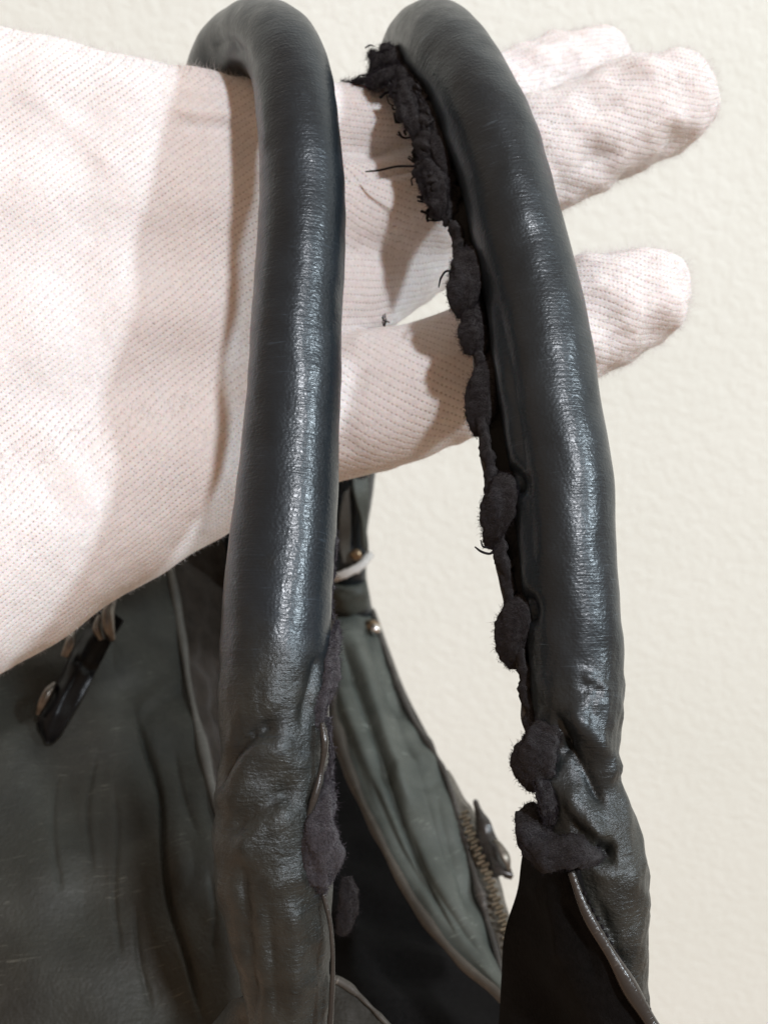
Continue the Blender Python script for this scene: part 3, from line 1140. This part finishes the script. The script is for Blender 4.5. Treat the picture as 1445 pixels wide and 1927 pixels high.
sheet('inner_facing', [
    [(312, 980, .357), (350, 980, .365), (400, 990, .372), (470, 1000, .38)],
    [(340, 1180, .333), (370, 1180, .342), (410, 1190, .352), (470, 1190, .36)],
    [(380, 1395, .299), (400, 1390, .31), (430, 1390, .322), (470, 1390, .33)],
    [(422, 1565, .272), (440, 1560, .28), (460, 1560, .29), (490, 1560, .30)],
], M['lining_brown'], bag, nu=30, nv=50, thick=0.001, lump=(0.012, 0.0006, 42))
sheet('lining', [
    [(290, 900, .44), (420, 930, .44), (540, 960, .44), (640, 1010, .44)],
    [(330, 1250, .42), (450, 1250, .42), (570, 1250, .42), (680, 1250, .42)],
    [(380, 1500, .36), (500, 1500, .36), (640, 1500, .37), (780, 1500, .37)],
    [(430, 1720, .32), (560, 1720, .32), (720, 1730, .33), (860, 1760, .33)],
    [(480, 1980, .29), (640, 1980, .29), (820, 1980, .29), (1010, 1980, .29)],
], M['lining'], bag, nu=60, nv=60, thick=0.001, lump=(0.02, 0.001, 43))

# far gusset panel running back to the other end of the bag
BL = [(622, 1120, .378), (622, 1250, .352), (632, 1385, .328), (668, 1490, .312), (722, 1600, .297), (782, 1710, .282), (862, 1812, .267), (962, 1902, .252), (1010, 1975, .246)]
BR = [(690, 1125, .384), (724, 1225, .364), (775, 1350, .338), (833, 1448, .320), (866, 1555, .303), (893, 1650, .290), (922, 1750, .278), (945, 1835, .266), (1020, 1950, .248)]
rows = []
for a, b in zip(BL, BR):
    r = []
    for t, bul in ((0, 0), (.33, .004), (.66, .005), (1, 0)):
        r.append((a[0] + (b[0] - a[0]) * t, a[1] + (b[1] - a[1]) * t, a[2] + (b[2] - a[2]) * t - bul))
    rows.append(r)
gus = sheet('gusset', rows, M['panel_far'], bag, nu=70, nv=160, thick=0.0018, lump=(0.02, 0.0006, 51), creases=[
    ([(640, 1200), (672, 1290), (700, 1370), (722, 1440), (752, 1540), (800, 1660), (850, 1750)], 9, -0.0030),
    ([(655, 1180), (690, 1280), (720, 1370), (745, 1440), (775, 1530)], 14, 0.0026),
    ([(630, 1260), (655, 1340), (690, 1430), (730, 1530)], 12, 0.0014),
    ([(760, 1380), (790, 1450), (815, 1540), (850, 1660)], 18, -0.0010),
    ([(700, 1470), (745, 1580), (800, 1680)], 10, -0.0016),
    ([(735, 1500), (760, 1440), (800, 1420)], 14, 0.0009),
    ([(770, 1560), (795, 1630), (850, 1720), (900, 1790)], 8, -0.0012),
    ([(745, 1330), (765, 1400), (790, 1440)], 8, -0.0010),
    ([(820, 1480), (838, 1560), (860, 1640), (890, 1740)], 10, -0.0010),
    ([(690, 1180), (715, 1270), (745, 1340)], 8, -0.0012),
    ([(760, 1470), (800, 1480), (830, 1470)], 8, -0.0008),
])
px_tube('edge_binding', [(a + 3, b - 3, d - 0.0008, 10) for a, b, d in BL], M['binding'], gus, n=130, nseg=12, lump=(0.02, 0.0004, 6))
px_tube('piping', [(a, b, d - 0.0006, 6.5) for a, b, d in BR], M['edge'], gus, n=130, nseg=10, lump=(0.012, 0.0003, 7))
px_tube('outer_piping', [(700, 1150, .386, 7), (730, 1240, .366, 9), (760, 1310, .350, 7), (800, 1385, .336, 6)], M['edge'], gus, n=50, nseg=8)

# zip along the gusset
tape = sheet('zip_tape', [
    [(836, 1450, .324), (841, 1449, .324), (848, 1455, .325)],
    [(868, 1550, .306), (884, 1545, .306), (900, 1545, .307)],
    [(894, 1640, .293), (915, 1635, .293), (936, 1640, .294)],
    [(922, 1745, .280), (940, 1735, .280), (960, 1730, .281)],
    [(945, 1830, .268), (965, 1820, .268), (985, 1810, .269)],
], M['tape'], bag, nu=16, nv=60, thick=0.0008, lump=(0.01, 0.0003, 61))
tp = spline([cp(*q) for q in [(872, 1530, .303), (893, 1590, .295), (915, 1640, .289), (935, 1700, .282), (952, 1750, .276), (962, 1800, .270)]], 36)
for i in range(36):
    T = tp[min(i + 1, 35)] - tp[max(i - 1, 0)]
    T /= np.linalg.norm(T)
    X = np.cross(T, [0, 0, 1.0])
    X /= np.linalg.norm(X)
    Z = np.cross(X, T)
    v, f = box_arrays(tp[i] + X * (0.0004 if i % 2 else -0.0004), [X, T, Z], (0.0011, 0.00036, 0.0006))
    mesh_obj('zip_tooth', v, f, M['teeth'], tape, smooth=False)
sheet('zip_end_tab', [
    [(890, 1506, .304), (894, 1505, .304), (898, 1508, .304)],
    [(892, 1545, .301), (905, 1540, .300), (922, 1545, .300)],
    [(905, 1600, .296), (925, 1595, .295), (945, 1600, .295)],
    [(930, 1650, .290), (945, 1645, .289), (965, 1650, .289)],
], M['edge'], bag, nu=14, nv=36, thick=0.002, lump=(0.008, 0.0003, 62))
sl = px_tube('zip_slider', [(930, 1582, .294, 4), (940, 1592, .291, 9), (948, 1606, .290, 10), (954, 1624, .289, 8), (957, 1640, .289, 3)], M['slider'], bag, n=24, nseg=14, flat=0.5, lump=(0.006, 0.0002, 64))

# far end of the worn handle: collar, rivet and stud
px_tube('collar', [(655, 1096, .366, 36), (656, 1112, .367, 38), (659, 1134, .370, 36)], M['panel_far'], handle2, n=20, nseg=24, lump=(0.006, 0.0003, 71))
lip = strip('split_end', [(664, 890, .334), (668, 930, .335), (680, 975, .338), (684, 1030, .344)], [(693, 890, .337), (695, 930, .338), (691, 985, .341), (692, 1040, .347)], M['panel_far'], handle2, 0.001, n=40)
strip('split_lining', [(650, 930, .334), (640, 975, .337), (640, 1030, .343), (646, 1060, .346)], [(656, 922, .334), (660, 985, .339), (660, 1030, .345), (662, 1060, .348)], M['rim'], handle2, 0.001, n=40)


def dome(name, px, py, d, r, mat, parent, squash=0.6):
    c = cp(px, py, d)
    R = r * d / F
    v, f = [], []
    nr, ns = 6, 14
    for j in range(nr + 1):
        a = j / nr * math.pi / 2
        for i in range(ns):
            b = i / ns * 2 * math.pi
            v.append(c + np.array([math.cos(b) * math.cos(a), math.sin(b) * math.cos(a), squash * math.sin(a)]) * R)
    f = grid_faces(nr + 1, ns, close=True)
    f.append(tuple(reversed(range(ns))))
    return mesh_obj(name, np.array(v), f, mat, parent)


dome('rivet', 670, 1044, .345, 11, M['brass'], handle2)
st = px_tube('stud', [(690, 1178, .372, 12), (702, 1180, .371, 13), (712, 1182, .370, 10)], M['brass'], bag, n=14, nseg=14)
px_tube('stud_cap', [(699, 1186, .366, 9), (706, 1184, .366, 10), (713, 1182, .367, 7)], M['steel'], st, n=12, nseg=12)

# string tied round the narrow handle end
sp = [(610, 1088, .350, 7), (630, 1086, .347, 8), (655, 1078, .345, 8), (676, 1067, .347, 8), (690, 1052, .354, 8), (694, 1046, .366, 7), (680, 1052, .374, 7), (640, 1070, .376, 7), (612, 1084, .366, 7), (610, 1088, .350, 7)]
st_o = px_tube('white_string', sp, M['string'], None, n=90, nseg=10, lump=(0.0012, 0.00018, 72))
tag(st_o, 'thin white string tied round the narrow far end of a handle', 'string')

# inside flap of the worn handle's flattened end
flap = sheet('handle_tab', [
    [(985, 1598, .192), (1020, 1600, .183), (1050, 1615, .1775), (1074, 1640, .1750)],
    [(968, 1670, .197), (1015, 1672, .186), (1058, 1680, .1775), (1092, 1690, .1742)],
    [(952, 1770, .201), (1015, 1770, .190), (1080, 1770, .1765), (1132, 1768, .1733)],
    [(945, 1840, .204), (1020, 1840, .191), (1100, 1840, .1755), (1174, 1840, .1728)],
    [(930, 1980, .207), (1040, 1980, .191), (1160, 1980, .1745), (1262, 1980, .1722)],
], M['lining'], bag, nu=50, nv=70, thick=0.0015, lump=(0.02, 0.0004, 81), creases=[
    ([(1000, 1650), (1040, 1720), (1060, 1820)], 20, 0.0012), ([(1050, 1690), (1090, 1760), (1120, 1850)], 14, -0.0010)])
px_tube('tab_edge', [(1074, 1640, .1745, 6), (1092, 1690, .1736, 10), (1132, 1768, .1725, 12), (1174, 1840, .1718, 13), (1218, 1915, .1714, 14), (1262, 1985, .1710, 14)], M['edge'], flap, n=80, nseg=14, lump=(0.012, 0.0002, 82))
stp = spline([cp(*q) for q in [(1096, 1672, .1735), (1112, 1705, .1732), (1150, 1775, .1728), (1192, 1845, .1722), (1225, 1905, .172)]], 16)
for i in range(15):
    a = stp[i] * 0.7 + stp[i + 1] * 0.3
    b = stp[i] * 0.2 + stp[i + 1] * 0.8
    tube('stitch', spline([a, (a + b) / 2 * 0.998, b], 5), np.array([.3, .8, 1, .8, .3]) * 0.00032, M['thread'], flap, nseg=6)

# small panel corner low in the middle, and the sewn end of the first handle
low = sheet('pocket_panel', [
    [(560, 1835, .222), (610, 1838, .221), (650, 1855, .221)],
    [(560, 1880, .220), (630, 1880, .219), (690, 1888, .219)],
    [(560, 1990, .216), (680, 1990, .215), (780, 1990, .215)],
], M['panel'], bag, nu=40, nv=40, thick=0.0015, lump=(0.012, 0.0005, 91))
px_tube('turned_edge', [(590, 1834, .221, 5), (625, 1842, .2205, 6), (655, 1857, .2205, 6), (692, 1888, .2185, 6), (735, 1935, .2165, 6), (780, 1990, .2145, 6)], M['rim'], low, n=50, nseg=8, lump=(0.005, 0.0002, 92))
endp = sheet('handle_end_patch', [
    [(470, 1868, .1795), (500, 1862, .176), (540, 1860, .175)],
    [(425, 1895, .188), (470, 1895, .178), (520, 1900, .1735)],
    [(385, 1950, .192), (450, 1950, .181), (520, 1960, .1735)],
    [(350, 2030, .195), (440, 2030, .182), (520, 2040, .1735)],
], M['handle_worn'], bag, nu=40, nv=40, thick=0.0015, lump=(0.012, 0.0004, 93))

# hanging zip pull on the left panel
pull = sheet('zip_pull', [
    [(184, 1150, .290), (208, 1150, .288), (232, 1166, .288)],
    [(146, 1205, .287), (172, 1212, .284), (200, 1228, .285)],
    [(112, 1275, .282), (138, 1285, .279), (165, 1296, .280)],
    [(76, 1342, .277), (100, 1352, .274), (128, 1360, .275)],
    [(70, 1368, .276), (92, 1378, .273), (116, 1380, .274)],
    [(78, 1388, .275), (90, 1398, .2735), (102, 1396, .274)],
], M['flange'], bag, nu=36, nv=60, thick=0.0045, lump=(0.01, 0.0004, 95), creases=[
    ([(195, 1175), (150, 1260), (95, 1370)], 12, 0.001), ([(140, 1235), (170, 1260), (195, 1262)], 9, -0.0012)])
for p in ([(212, 1128, .286, 9), (204, 1155, .282, 12), (206, 1185, .281, 11), (212, 1205, .282, 7)],
          [(190, 1160, .284, 7), (184, 1185, .282, 9), (192, 1204, .282, 6)],
          [(138, 1186, .285, 6), (132, 1212, .281, 10), (122, 1236, .280, 8)],
          [(104, 1288, .279, 6), (92, 1302, .276, 9), (80, 1326, .275, 9), (72, 1346, .275, 5)]):
    px_tube('metal_clip', p, M['clip'], pull, n=30, nseg=10)
